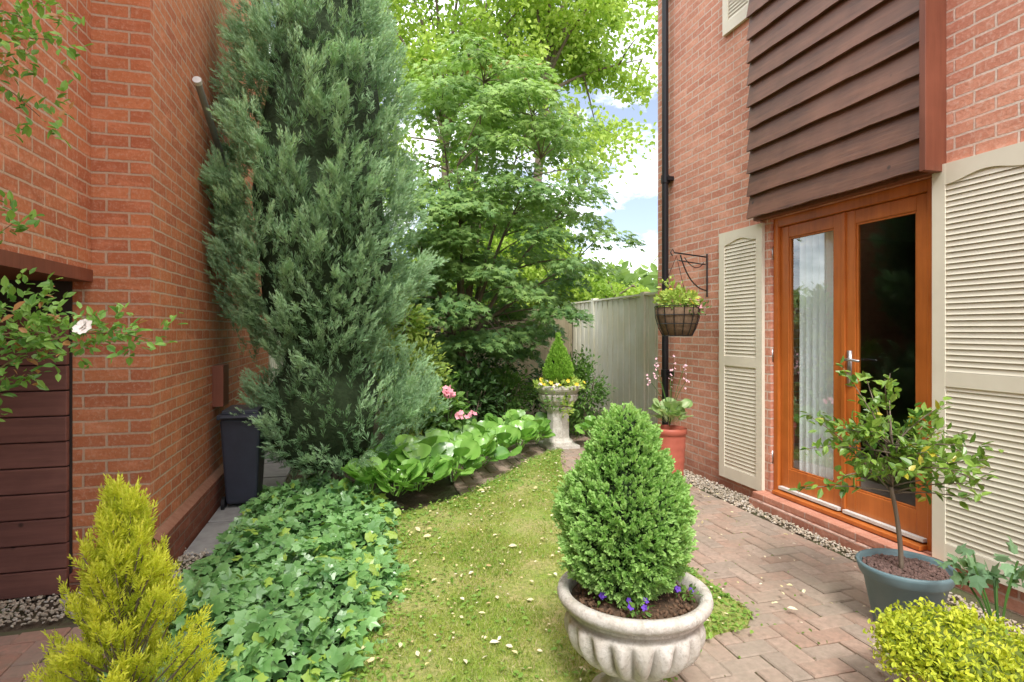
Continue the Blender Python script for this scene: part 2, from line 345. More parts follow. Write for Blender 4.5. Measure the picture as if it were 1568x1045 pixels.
def pavers(name,x0,x1,y0,y1,mat,cell=.102,z=.016):
    mk(name+'_joint_sand',[(x0,y0,.006),(x1,y0,.006),(x1,y1,.006),(x0,y1,.006)],[(0,1,2,3)],[M_sand])
    V=[];F=[];r=[]
    nx=int((x1-x0)/cell);ny=int((y1-y0)/cell)
    for i in range(nx):
        for j in range(ny):
            k=(i-j)%4
            if k==0: w_,h_=min(2,nx-i),1
            elif k==3: w_,h_=1,min(2,ny-j)
            elif k==1 and i==0: w_,h_=1,1
            elif k==2 and j==0: w_,h_=1,1
            else: continue
            J=lambda: random.uniform(-.0015,.0015)
            a=x0+i*cell+.0025+J();b_=x0+(i+w_)*cell-.0025+J();c=y0+j*cell+.0025+J();d_=y0+(j+h_)*cell-.0025+J()
            zz=z+random.uniform(-.0035,.0035); o=len(V); e=.006
            tx=random.uniform(-.0025,.0025)
            V+=[(a,c,0),(b_,c,0),(b_,d_,0),(a,d_,0),(a,c,zz-e),(b_,c,zz-e),(b_,d_,zz-e),(a,d_,zz-e),(a+e,c+e,zz-tx),(b_-e,c+e,zz),(b_-e,d_-e,zz+tx),(a+e,d_-e,zz)]
            for l in (0,4):
                for s in range(4): F.append((o+l+s,o+l+(s+1)%4,o+l+4+(s+1)%4,o+l+4+s))
            F.append((o+8,o+9,o+10,o+11)); r+= [random.random()]*12
    return mk(name,V,F,[mat],attrs={'rnd':r})
pavers('patio_paving',.85,2.90,-.6,7.3,M_paver)
pavers('driveway_paving',-2.6,-.95,-.5,3.22,M_paverL)
q=np.column_stack([rng.choice(.85+.102*np.arange(19),1100),1.5+5*rng.random(1100)]); k=rng.random(1100)<.5; q[k]=np.column_stack([.9+1.9*rng.random(k.sum()),rng.choice(-.6+.102*np.arange(20,70),k.sum())]); q=q[~inpoly(q[:,0],q[:,1],LAWN)]; q=q[np.sin(q[:,0]*4)*np.sin(q[:,1]*3)>-.1]; n=len(q)
scatter('moss_in_joints',LEAF,np.column_stack([q,np.full(n,.012)])+rng.normal(size=(n,3))*[.004,.004,0],rdir(n)*[1,1,.4],rdir(n)+[0,0,1],.012+.01*rng.random(n),leafmat('moss',(.1,.16,.03),(.2,.3,.06)))
def gravel(name,poly,n,sz=.018):
    q=sample(poly,n); p=np.column_stack([q,.012+.02*rng.random(n)])
    return scatter(name,STONE,p,rdir(n)*[1,1,.3],np.tile([0,0,1.],(n,1))+rdir(n)*.4,sz*(.6+.9*rng.random(n)),M_gravel)
gravel('gravel_strip',[(2.89,1.4),(3.0,1.4),(3.0,4.0),(3.13,4.0),(3.13,5.7),(2.89,5.7)],2700)
gravel('gravel_verge',[(-2.4,3.25),(-1.1,3.25),(-.9,3.2),(-.84,4.0),(-1.03,4.1),(-1.03,3.6),(-2.4,3.6)],1900)
sl=MB()
for y in (3.98,4.61,5.24,5.87,6.50): sl.box(-1.02,-.62,y,y+.6,.0,.03)
sl.obj('side_path_slabs',[simple('slab',(.38,.37,.35),.85,(.27,.26,.25),10,.3)],bevel=.006)
# ---------------------------------------------------------------- right building
rb=empty('brick_house'); XR=3.15; OY0,OY1,OZ0,OZ1=2.60,3.94,.13,2.27; TH=5.9
b=MB(); b.box(XR,3.42,-3,OY0,0,TH); b.box(XR,3.42,OY1,5.72,0,TH); b.box(XR,3.42,OY0,OY1,OZ1,TH); b.box(XR,3.42,OY0,OY1,0,OZ0); b.box(3.42,9,5.46,5.72,0,TH)
b.obj('walls',[M_brickR],rb)
b=MB(); b.box(3.01,XR-.002,2.5,4.02,0,.075); b.box(3.03,XR-.002,2.52,4.0,.077,.125); b.obj('door_step',[M_brickR],rb,bevel=.006)
b=MB(); b.box(3.42,6.5,.5,.6,0,2.5);b.box(3.42,6.5,5.3,5.4,0,2.5);b.box(6.4,6.5,.6,5.3,0,2.5);b.box(3.42,6.4,.6,5.3,2.4,2.5);b.box(3.42,6.4,.6,5.3,.1,.15); b.obj('room',[M_room],rb)
b=MB(); b.add([(3.0,-3.2,TH-.05),(9.3,-3.2,TH-.05),(9.3,5.9,TH-.05),(3.0,5.9,TH-.05),(6,-1,TH+2.2),(6,3,TH+2.2)],[(0,1,4),(1,2,5,4),(2,3,5),(3,0,4,5),(3,2,1,0)]); b.obj('roof',[M_lead],rb)
V=[];F=[];z=2.29;nb=0
while z<TH-.3:
    o=len(V);ns=26
    for i in range(ns+1):
        y=2.555+(4.075-2.555)*i/ns; wv=.0022*math.sin(i*.6+nb*2)+random.uniform(-.0012,.0012); bx=random.uniform(-.0015,.0015)
        V+=[(3.030+bx,y,z+wv),(3.056+bx,y,z+wv),(3.088,y,z+.215),(3.070,y,z+.215)]
    for i in range(ns):
        a=o+i*4
        for k in range(4): F.append((a+k,a+4+k,a+4+(k+1)%4,a+(k+1)%4))
    F.append((o,o+1,o+2,o+3)); F.append(tuple(o+ns*4+k for k in (3,2,1,0)))
    z+=.180+random.uniform(-.006,.006); nb+=1
mk('timber_cladding',V,F,[M_clad],parent=rb)
b=MB(); b.box(3.0,XR-.001,2.515,2.553,2.27,TH-.1); b.box(3.09,XR-.001,2.56,4.07,2.272,TH-.1); b.obj('cladding_trim',[M_trim],rb,bevel=.003)
def leaf(y0,y1,nm):
    b=MB(); x0,x1=3.20,3.245; z0,z1=.165,2.195; s=.085
    b.box(x0,x1,y0,y0+s,z0,z1); b.box(x0,x1,y1-s,y1,z0,z1); b.box(x0+.002,x1-.002,y0+s,y1-s,z0,z0+.17); b.box(x0+.002,x1-.002,y0+s,y1-s,z1-.09,z1)
    t=.014
    b.box(x0+.008,x0+.02,y0+s,y0+s+t,z0+.17,z1-.09); b.box(x0+.008,x0+.02,y1-s-t,y1-s,z0+.17,z1-.09)
    b.box(x0+.009,x0+.019,y0+s+t,y1-s-t,z0+.17,z0+.17+t); b.box(x0+.009,x0+.019,y0+s+t,y1-s-t,z1-.09-t,z1-.09)
    b.obj(nm,[M_door],rb,bevel=.004)
    g=MB(); x=x0+.022; g.add([(x,y0+s,z0+.17),(x,y1-s,z0+.17),(x,y1-s,z1-.09),(x,y0+s,z1-.09)],[(0,1,2,3)]); g.obj(nm+'_glass',[M_glass],rb)
leaf(3.275,3.885,'door_leaf_left'); leaf(2.655,3.265,'door_leaf_right')
b=MB(); b.box(3.175,3.27,3.888,3.938,.13,2.268); b.box(3.175,3.27,2.602,2.652,.13,2.268); b.box(3.177,3.268,2.652,3.888,2.198,2.268); b.box(3.12,3.27,2.652,3.888,.131,.158); b.box(3.188,3.204,3.255,3.285,.166,2.194)
b.obj('door_frame',[M_door],rb,bevel=.004)
b=MB(); b.box(3.165,3.199,2.67,3.25,.17,.19); b.box(3.165,3.199,3.29,3.87,.17,.19); b.obj('door_drip_bars',[M_white],rb)
b=MB(); b.box(3.192,3.2,3.205,3.24,1.02,1.26); b.tube([(3.19,3.222,1.2),(3.15,3.222,1.2)],.009,8); b.tube([(3.15,3.222,1.2),(3.148,3.17,1.202),(3.15,3.10,1.195)],[.01,.009,.008],8)
for zz in (.4,1.2,2.0):
    b.tube([(3.17,3.945,zz-.05),(3.17,3.945,zz+.05)],.009,8); b.tube([(3.17,2.595,zz-.05),(3.17,2.595,zz+.05)],.009,8)
b.obj('door_hardware',[M_metal],rb,smooth=True)
V=[];F=[];ny=80
for i in range(ny+1):
    y=3.24+.52*i/ny; x=3.285+.024*math.sin(i*.62)+.008*math.sin(i*1.9)
    V+=[(x,y,.17),(x+.004,y,2.3)]
for i in range(ny): F.append((2*i,2*i+2,2*i+3,2*i+1))
mk('curtain',V,F,[M_curt],parent=rb,smooth=True)
def shutter(nm,y0,y1,z0,z1,xf=3.118,arch=True,mid=1.13):
    b=MB(); x0,x1=xf,XR-.004; s=.075
    b.box(x0,x1,y0,y0+s,z0,z1); b.box(x0,x1,y1-s,y1,z0,z1)
    b.box(x0+.001,x1,y0+s,y1-s,z0,z0+.10)
    if mid: b.box(x0+.001,x1,y0+s,y1-s,mid-.04,mid+.04)
    n=20;Vv=[];Ff=[]
    for i in range(n+1):
        t=i/n; y=y0+s+(y1-y0-2*s)*t; a=(.5-.5*math.cos(2*math.pi*t)); zz=z1-.115+(.036*a if arch else .04)
        Vv+=[(x0+.001,y,zz),(x0+.001,y,z1),(x1,y,z1),(x1,y,zz)]
    for i in range(n):
        a=i*4
        for k in range(4): Ff.append((a+k,a+4+k,a+4+(k+1)%4,a+(k+1)%4))
    b.add(Vv,Ff); b.box(x1-.012,x1-.006,y0+s,y1-s,z0+.1,z1-.08)
    ranges=[(z0+.1,(mid-.04) if mid else z1-.1)]+([(mid+.04,z1-.085)] if mid else [])
    for a,c in ranges:
        z=a+.012
        while z<c-.006:
            Y0,Y1=y0+s+.001,y1-s-.001
            b.add([(x0+.005,Y0,z-.010),(x0+.005,Y1,z-.010),(x0+.007,Y1,z-.006),(x0+.007,Y0,z-.006),(x0+.016,Y0,z+.016),(x0+.016,Y1,z+.016),(x0+.014,Y0,z+.019),(x0+.014,Y1,z+.019)],[(0,1,5,4),(3,6,7,2),(0,3,2,1),(4,5,7,6),(0,4,6,3),(1,2,7,5)])
            z+=.031
    b.obj(nm,[M_cream],rb)
shutter('shutter_left',4.0,4.57,.11,2.25); shutter('shutter_right',2.0,2.575,.13,2.31); shutter('upper_shutter',4.1,4.52,3.98,5.3,mid=None)
# drainpipe
dp=empty('drainpipe'); b=MB(); b.tube([(3.085,5.45,TH-.1),(3.085,5.45,.75)],.034,16); b.tube([(3.085,5.45,.75),(3.085,5.45,.3),(3.06,5.40,.05)],.034,16)
for z in (2.95,.95,4.9): b.tube([(3.085,5.45,z-.04),(3.085,5.45,z+.04)],.043,16); b.box(3.08,XR,5.385,5.515,z-.02,z+.02)
b.obj('pipe',[M_black],dp,smooth=False)
# hanging basket
hb=empty('hanging_basket'); b=MB(); Y=4.78
b.tube([(3.135,Y,1.70),(3.135,Y,2.10)],.008); b.tube([(3.135,Y,2.07),(2.80,Y,2.10)],.007); b.tube(bez((3.135,Y,1.76),(2.95,Y,1.78),(2.86,Y,2.08),10),.006)
b.tube([(3.12+.0,Y,2.0),(2.84,Y,2.03)],.005); b.tube(bez((3.1,Y,2.02),(3.02,Y,1.9),(2.9,Y,2.06),8),.004)
b.tube([(2.80,Y,2.10),(2.78,Y,2.13),(2.76,Y,2.10),(2.78,Y,2.07)],.005)
cx,cy,zt=2.84,4.80,1.615; 
for k in range(3):
    a=k*2.09+.5; b.tube([(2.82,Y,2.07),(cx+.19*math.cos(a),cy+.19*math.sin(a),zt)],.002,4)
for k in range(14):
    a=k*6.283/14; b.tube([(cx+r*math.cos(a),cy+r*math.sin(a),z) for r,z in ((.20,zt),(.195,zt-.1),(.165,zt-.2),(.13,zt-.27))],.004,5)
for r,z in ((.20,zt),(.198,zt-.08),(.183,zt-.16),(.133,zt-.27)):
    b.tube([(cx+r*math.cos(a),cy+r*math.sin(a),z) for a in np.linspace(0,6.283,25)],.004,5)
b.obj('wire_frame',[M_black],hb)
b=MB(); b.lathe([(.0,zt-.27),(.12,zt-.268),(.158,zt-.2),(.188,zt-.1),(.192,zt-.01),(.18,zt-.015),(.0,zt-.03)],cx,cy,32); b.obj('liner',[M_liner],hb,smooth=True)
M_lime=leafmat('lime_leaf',(.20,.32,.05),(.45,.54,.13),None,.3)
M_mid=leafmat('mid_leaf',(.06,.14,.03),(.17,.30,.06),None,.3)
M_yel=simple('yellow_petal',(.8,.62,.05),.6,bumpS=0); M_pink=simple('pink_petal',(.8,.25,.32),.6,(.82,.45,.5),bumpS=0); M_purple=simple('purple_petal',(.16,.06,.5),.6,bumpS=0); M_wht=simple('white_petal',(.85,.82,.77),.6,(.82,.74,.68),bumpS=0)
M_pp=simple('pale_pink_petal',(.8,.5,.55),.6,bumpS=0)
def blob(nm,mat,c,rad,n,sz,parent,T=LEAF,up=.3):
    u=rdir(n); rr=rng.random(n)**.4; p=np.array(c)+u*rr[:,None]*np.array(rad)
    return scatter(nm,T,p,u+rdir(n)*.7+[0,0,up],u+rdir(n)*.6+[0,0,.6],sz*(.7+.6*rng.random(n)),mat,parent)
def flowers(nm,mat,pts,sz,parent,np_=5,ax=None):
    P=[];D=[];Nn=[]
    for p in pts:
        ax_=nrm(np.array([rng.normal()*.4,-.7+rng.normal()*.3,.6])); a=nrm(np.cross(ax_,[.3,.2,.9])); bb=np.cross(ax_,a)
        for k in range(np_):
            t=6.283*k/np_+rng.random()*.5; P.append(p); D.append(a*math.cos(t)+bb*math.sin(t)+ax_*.25); Nn.append(ax_)
    scatter(nm,PETAL,np.array(P),np.array(D),np.array(Nn),sz,mat,parent)
blob('foliage',M_lime,(cx,cy,zt+.05),(.2,.2,.09),420,.045,hb); blob('foliage_trailing',M_mid,(cx+.05,cy,zt-.02),(.24,.22,.1),160,.04,hb)
blob('foliage_sprigs',M_lime,(cx-.05,cy,zt+.16),(.12,.12,.1),60,.04,hb)
flowers('yellow_flowers',M_yel,np.array([cx,cy,zt+.08])+rdir(9)*[.18,.18,.07],.025,hb); flowers('pink_flowers',M_pink,np.array([cx+.12,cy-.1,zt+.02])+rdir(4)*[.08,.06,.04],.025,hb)
# ---------------------------------------------------------------- left building
lb=empty('brick_building'); LH=5.2; YE=8.1
b=MB(); b.box(-1.70,-1.361,-2.5,3.6,1.72,LH); b.box(-6,-1.08,3.602,YE,0,LH); b.obj('walls',[M_brickL],lb)
b=MB(); b.box(-1.078,-1.035,3.56,YE,0,.24); b.box(-1.445,-1.078,3.56,3.6,0,.12); b.obj('plinth',[M_brickPl],lb)
b=MB(); b.add([(-1.079,3.6,.24),(-1.035,3.6,.241),(-1.035,YE,.241),(-1.079,YE,.24),(-1.079,3.6,.275),(-1.079,YE,.275)],[(1,2,5,4)]); b.obj('plinth_chamfer',[simple('chamfer_brick',(.38,.19,.12),.9,(.28,.12,.07),20)],lb)
b=MB(); b.box(-1.72,-1.352,-2.5,3.598,1.655,1.718); b.obj('lintel_beam',[M_trim],lb)
b=MB(); b.box(-3.2,-1.72,-2.5,3.6,1.9,2.0); b.box(-3.3,-3.2,-2.5,3.6,0,2); b.box(-3.2,-1.446,3.585,3.599,0,1.9); b.obj('carport_interior',[M_dark],lb)  # recess shade painted as near-black colour, with a dark panel over the brick
b=MB(); z=.03
while z<1.38: b.box(-3.1,-1.452,3.548+random.uniform(-.004,.004),3.582,z,z+.126); z+=.132
b.obj('timber_boards',[M_gate],lb,bevel=.005)
b=MB(); b.add([(-6.2,-2.7,LH-.02),(-1.3,-2.7,LH-.02),(-1.0,YE+.2,LH-.02),(-6.2,YE+.2,LH-.02),(-3.8,-1,LH+1.6),(-3.8,5,LH+1.6)],[(0,1,4),(1,2,5,4),(2,3,5),(3,0,4,5),(3,2,1,0)]); b.obj('roof',[M_lead],lb)
b=MB(); b.tube([(-1.03,4.38,3.07),(-1.03,5.2,2.74)],.024,10); b.obj('waste_pipe',[simple('grey_pvc',(.33,.33,.32),.5,bumpS=0)],lb)
b=MB(); b.tube([(-1.03,4.355,3.08),(-1.03,4.385,3.068)],.028,12); b.obj('pipe_cap',[M_white],lb)
b=MB(); b.box(-1.079,-1.0,5.02,5.22,.80,1.12); b.obj('meter_box',[M_trim],lb)
# wheelie bin
wb=empty('wheelie_bin'); bx,by=-.85,5.05
V=[];
for (z,sx,sy) in ((.06,.11,.15),(.72,.145,.20)): V+=[(bx-sx,by-sy,z),(bx+sx,by-sy,z),(bx+sx,by+sy,z),(bx-sx,by+sy,z)]
mk('body',V,[(3,2,1,0),(4,5,6,7),(0,1,5,4),(1,2,6,5),(2,3,7,6),(3,0,4,7)],[M_bin],parent=wb,bevel=.02)
b=MB(); b.box(bx-.16,bx+.16,by-.22,by+.22,.72,.755); b.box(bx-.13,bx+.13,by-.19,by+.19,.755,.785); b.tube([(bx-.13,by-.24,.74),(bx+.13,by-.24,.74)],.012,8); b.obj('lid',[M_bin],wb,bevel=.01)
b=MB()
for s in (-1,1): b.tube([(bx+s*.115,by-.12,.06),(bx+s*.14,by-.12,.06)],.058,16)
b.obj('wheels',[M_black],wb)
# ---------------------------------------------------------------- fences
def fence(nm,p0,p1,h,mat,step=.1):
    f=empty(nm); p0=np.array(p0,float);p1=np.array(p1,float);L=np.linalg.norm(p1-p0);d=(p1-p0)/L;n=np.array([-d[1],d[0]])
    b=MB(); k=0; s=0
    while s<L:
        off=.012 if k%2 else 0; a=p0+d*s; c=p0+d*(s+step+.01); hh=h+random.uniform(-.006,.006)
        V=[(*(a+n*off),0.05),(*(c+n*off),0.05),(*(c+n*(off+.011)),0.05),(*(a+n*(off+.011)),0.05)]; V+=[(v[0],v[1],hh) for v in V]
        b.add(V,[(3,2,1,0),(4,5,6,7),(0,1,5,4),(1,2,6,5),(2,3,7,6),(3,0,4,7)])
        s+=step;k+=1
    b.obj('boards',[mat],f)
    b=MB(); s=0
    while s<=L+.01:
        c=p0+d*s; b.box(c[0]-.05,c[0]+.05,c[1]-.05,c[1]+.05,0,h+.06); s+=1.83
    a=p0;c=p1; V=[(*(a-n*.03),h+.008),(*(c-n*.03),h+.008),(*(c+n*.045),h+.008),(*(a+n*.045),h+.008)]; V+=[(v[0],v[1],h+.035) for v in V]
    b.add(V,[(3,2,1,0),(4,5,6,7),(0,1,5,4),(1,2,6,5),(2,3,7,6),(3,0,4,7)]); b.obj('posts_and_capping',[mat],f)
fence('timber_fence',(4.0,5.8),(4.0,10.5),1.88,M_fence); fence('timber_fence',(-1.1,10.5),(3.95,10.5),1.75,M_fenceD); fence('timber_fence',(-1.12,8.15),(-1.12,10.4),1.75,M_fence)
# ---------------------------------------------------------------- urns / pots
def urnmod(n,z0,z1,amp):
    def f(a,r,z):
        if z0<z<z1:
            t=math.sin(math.pi*(z-z0)/(z1-z0))**.5; return r*(1+amp*t*(abs(math.cos(a*n/2))-.6))
        return r
    return f
ur=empty('stone_urn'); ux,uy=1.0,2.0
b=MB(); prof=[(0,0),(.165,0),(.17,.03),(.165,.05),(.14,.058),(.12,.07),(.095,.10),(.085,.125),(.09,.14),(.105,.15),(.10,.16)]
for i in range(17):
    t=i/16; prof.append((.10+.155*math.sin(t*math.pi/2)**.8,.16+.175*t**1.25))
prof+=[(.250,.345),(.242,.352),(.245,.37),(.262,.378),(.262,.388),(.272,.395),(.286,.405),(.292,.42),(.288,.437),(.275,.445),(.255,.442),(.245,.43),(.238,.40),(.235,.38)]
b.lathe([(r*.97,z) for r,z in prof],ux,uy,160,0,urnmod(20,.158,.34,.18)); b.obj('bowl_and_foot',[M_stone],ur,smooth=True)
b=MB(); b.lathe([(.232,.40),(.15,.415),(.0,.425)],ux,uy,32); b.obj('soil',[M_soil],ur)
n=600; a=rng.random(n)*6.28; r=.215*np.sqrt(rng.random(n)); scatter('bark_chips',STONE,np.column_stack([ux+r*np.cos(a),uy+r*np.sin(a),np.full(n,.417)]),rdir(n),rdir(n),.008+.012*rng.random(n),simple('chip',(.22,.13,.08),.9,(.1,.06,.035),50),ur)
def core(nm,c,prof,mat,parent):
    b=MB(); b.lathe(prof,c[0],c[1],20,0,lambda a,r,z:r*(1+.08*math.sin(3*a+z*7))); return b.obj(nm,[mat],parent,smooth=True)
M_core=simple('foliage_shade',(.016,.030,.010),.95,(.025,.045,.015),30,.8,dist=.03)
tp=empty('box_topiary'); tx,ty=.98,2.03
zp=[.44,.47,.52,.60,.68,.76,.81,.86,.90,.96,1.02,1.07,1.09]; rp=[.09,.15,.185,.212,.222,.215,.192,.155,.132,.105,.09,.06,.02]
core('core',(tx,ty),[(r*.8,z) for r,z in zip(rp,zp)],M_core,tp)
def onprofile(zp,rp,n,cx,cy,amp=.12,f=(5,9)):
    rp=np.array(rp);zp=np.array(zp); zf=np.linspace(zp[0],zp[-1],300); rf=np.interp(zf,zp,rp); w=rf+.02; z=rng.choice(zf,n,p=w/w.sum())+rng.normal(size=n)*.005
    a=rng.random(n)*2*math.pi; r=np.interp(z,zp,rp)
    ns=np.sin(a*f[0]+z*f[1])*np.sin(a*2.3+z*f[1]*1.7+1)+.6*np.sin(a*f[0]*2.1+z*f[1]*2.3)*np.cos(z*f[1]*3+a)
    r=r*(1+amp*ns); dr=np.interp(z+.02,zp,rp)-np.interp(z-.02,zp,rp)
    nn=nrm(np.column_stack([np.cos(a),np.sin(a),-dr/.04*.8])); return np.column_stack([cx+r*np.cos(a),cy+r*np.sin(a),z]),nn,ns
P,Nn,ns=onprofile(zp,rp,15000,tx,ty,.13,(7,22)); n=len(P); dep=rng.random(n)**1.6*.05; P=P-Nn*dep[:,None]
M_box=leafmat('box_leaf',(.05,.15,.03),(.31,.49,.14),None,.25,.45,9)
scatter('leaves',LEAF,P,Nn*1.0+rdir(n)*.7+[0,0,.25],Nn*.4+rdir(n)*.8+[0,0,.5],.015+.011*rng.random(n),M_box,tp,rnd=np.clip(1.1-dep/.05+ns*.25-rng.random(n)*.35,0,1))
P,Nn,ns=onprofile(zp,rp,2600,tx,ty,.13,(7,22)); sh=plume(10,5,.9,.5,.12); scatter('young_shoots',sh,P,Nn+[0,0,.7]+rdir(len(P))*.4,rdir(len(P)),.026+.022*rng.random(len(P)),leafmat('box_shoot',(.22,.40,.10),(.40,.58,.20),None,.3),tp)
b=MB(); b.tube([(tx,ty,.4),(tx,ty,.6)],.012); b.obj('stem',[M_bark],tp)
vi=empty('viola_plants')
for (x,y) in ((.93,1.83),(1.16,1.90),(.86,1.95)):
    blob('leaves',M_mid,(x,y,.445),(.045,.04,.02),40,.022,vi)
    flowers('flowers',M_purple,np.array([x,y,.46])+rdir(4)*[.04,.03,.015],.013,vi)
pp=empty('pedestal_planter'); px,py=2.33,6.62
b=MB(); b.box(px-.2,px+.2,py-.2,py+.2,0,.05); b.lathe([(.19,.05),(.185,.08),(.155,.10),(.14,.13),(.135,.42),(.15,.45),(.17,.47),(.175,.49),(.13,.5)],px,py,8); 
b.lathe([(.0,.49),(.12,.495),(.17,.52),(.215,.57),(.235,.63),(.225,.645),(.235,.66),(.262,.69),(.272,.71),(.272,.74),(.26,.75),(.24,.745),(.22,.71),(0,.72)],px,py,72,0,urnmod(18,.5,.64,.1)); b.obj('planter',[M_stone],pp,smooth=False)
dwarf=empty('dwarf_conifer')
P,Nn,ns=onprofile([.74,.8,.9,1.05,1.2,1.32],[.10,.17,.18,.13,.07,.0],1300,px,py,.08,(5,12))
scatter('foliage',plume(14,3,.8,.4,.07),P-Nn*.04,Nn*.5+[0,0,1]+rdir(1300)*.3,rdir(1300),.075,leafmat('dwarf_green',(.14,.30,.03),(.28,.48,.07),(.36,.55,.1),.3),dwarf); core('core',(px,py),[(.08,.74),(.13,.85),(.09,1.05),(.0,1.25)],M_core,dwarf)
tr=empty('trailing_plants'); blob('leaves',M_lime,(px,py-.05,.75),(.3,.28,.07),420,.05,tr); blob('leaves_trailing',M_mid,(px-.1,py-.2,.62),(.16,.1,.16),90,.045,tr); blob('trail',M_lime,(px+.02,py-.25,.52),(.06,.05,.14),70,.045,tr); flowers('flowers',M_yel,np.array([px,py-.1,.79])+rdir(20)*[.28,.2,.05],.028,tr); flowers('pale_flowers',M_wht,np.array([px-.15,py-.15,.77])+rdir(5)*[.12,.1,.04],.028,tr)
rp_=empty('terracotta_pot'); x,y=2.66,4.62
b=MB(); pr=[(0,0),(.105,0),(.108,.02)]
for i in range(24): t=i/23; pr.append((.108+.028*t+(.004 if i%6==0 else 0),.02+.47*t))
pr+=[(.145,.495),(.148,.53),(.142,.545),(.128,.545),(.12,.50),(0,.50)]; b.lathe(pr,x,y,48); b.obj('pot',[M_red],rp_,smooth=True)
hp=empty('heuchera_plant'); n=70; a=rng.random(n)*6.28; e=rng.random(n); dd=np.column_stack([np.cos(a),np.sin(a),.25+1.4*e]); P=np.array([x,y,.60])+nrm(dd)*(.05+.1*rng.random(n))[:,None]
scatter('leaves',RLEAF,P,dd,[0,-.3,1]+rdir(n)*.4,.07+.05*rng.random(n),leafmat('heuchera',(.12,.26,.05),(.28,.44,.13),(.66,.68,.48),.3),hp,smooth=True)
b=MB(); tips=[]
for k in range(7):
    a=k*.9; t=(x+.16*math.cos(a)-.02,y+.16*math.sin(a),.9+.2*rng.random()); b.tube(bez((x,y,.55),(x+.03*math.cos(a),y+.03*math.sin(a),.8),t),.0025,5); tips.append(t)
b.obj('stalks',[M_mid],hp)
pts=np.concatenate([np.array(t)+rng.normal(size=(6,3))*[.012,.012,.05] for t in tips]); flowers('flowers',M_pp,pts,.013,hp,4)
# blue pot + shrub
bp=empty('bluegrey_planter'); x,y=2.49,2.19
b=MB(); b.lathe([(r*.92,z) for r,z in [(0,0),(.125,0),(.14,.02),(.185,.235),(.195,.24),(.205,.255),(.215,.285),(.218,.30),(.208,.305),(.198,.29),(.192,.26),(0,.265)]],x,y,64); b.obj('pot',[M_blue],bp,smooth=True)
n=1500; a=rng.random(n)*6.28; r=.17*np.sqrt(rng.random(n)); scatter('bark_mulch',STONE,np.column_stack([x+r*np.cos(a),y+r*np.sin(a),.268+.012*rng.random(n)]),rdir(n),rdir(n),.012+.016*rng.random(n),simple('mulch',(.24,.15,.13),.9,(.1,.065,.055),50),bp)
cs=empty('camellia_shrub'); b=MB(); st=bez((x-.02,y,.26),(x-.0,y+.02,.45),(x-.06,y+.02,.66)); b.tube(st,[.011]*5+[.010]*4,8)
LP=[];LD=[]
c0=np.array([x-.05,y+.02,.65])
for k in range(46):
    a=k*2.4; el=rng.uniform(-.1,1.05); L=rng.uniform(.22,.50)
    dr=np.array([math.cos(a)*math.cos(el),math.sin(a)*math.cos(el),math.sin(el)*.95]); s0=c0+np.array([0,0,rng.uniform(-.02,.22)])
    end=s0+dr*L+[.04,0,.02]; pts=bez(s0,s0+dr*L*.5+np.array([0,0,.05]),end,6); b.tube(pts,[.004,.0036,.003,.0028,.0025,.002,.0015],5)
    for i in range(24):
        t=.3+.7*rng.random(); j=min(5,int(t*6)); p=np.array(pts[j])*(1-(t*6-j))+np.array(pts[j+1])*(t*6-j)
        LP.append(p+rng.normal(size=3)*.016); LD.append(dr*.6+rng.normal(size=3)*.7)
b.obj('stem_and_branches',[M_bark],cs,smooth=True); n=len(LP)
scatter('leaves',LEAF,np.array(LP),np.array(LD),rdir(n)*.7+[0,0,1],.036+.028*rng.random(n),leafmat('camellia_leaf',(.04,.12,.018),(.26,.40,.07),None,.3,.3,5,((.55,.5,.06),.97),.5),cs)
gp=empty('golden_oregano'); x,y=2.04,1.58
b=MB(); b.lathe([(0,0),(.12,0),(.17,.22),(.185,.22),(.185,.25),(.17,.25),(.16,.22),(0,.22)],x,y,40); b.obj('pot',[simple('pale_clay',(.55,.38,.27),.8,(.65,.55,.45),10)],gp,smooth=True)
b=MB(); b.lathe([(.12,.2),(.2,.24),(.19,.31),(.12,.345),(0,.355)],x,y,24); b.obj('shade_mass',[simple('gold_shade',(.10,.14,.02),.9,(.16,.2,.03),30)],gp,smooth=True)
nc=120; u=rdir(nc)*[.24,.23,.11]; u[:,2]=np.abs(u[:,2])*1.1-.03+rng.normal(size=nc)*.015; k=rng.integers(0,nc,6500); P=np.array([x,y,.27])+u[k]+rng.normal(size=(6500,3))*.022
scatter('leaves',LEAF,P,rdir(6500)+[0,0,.4],rdir(6500)*.7+[0,0,1],.012+.015*rng.random(6500),leafmat('golden_leaf',(.30,.38,.03),(.60,.60,.06),None,.35),gp); blob('lower_leaves',leafmat('gold_green',(.16,.26,.04),(.38,.44,.08)),(x,y,.25),(.26,.24,.12),1700,.022,gp)
ae=empty('honesty_plant'); b=MB(); LP=[];LD=[]
for k in range(7):
    t=(2.36+rng.normal()*.07,1.70+rng.normal()*.07,.42+.18*rng.random()); b.tube(bez((2.3,1.62,.1),(2.3,1.65,.35),t,6),.004,5)
    for i in range(7): LP.append(np.array(t)+rng.normal(size=3)*.03); LD.append(rng.normal(size=3)+[0,0,.3])
b.obj('stems',[M_mid],ae); scatter('leaves',IVY,np.array(LP),np.array(LD),rdir(len(LP))*.5+[0,0,1],.05+.025*rng.random(len(LP)),leafmat('bluegreen_leaf',(.12,.22,.12),(.22,.36,.18)),ae)
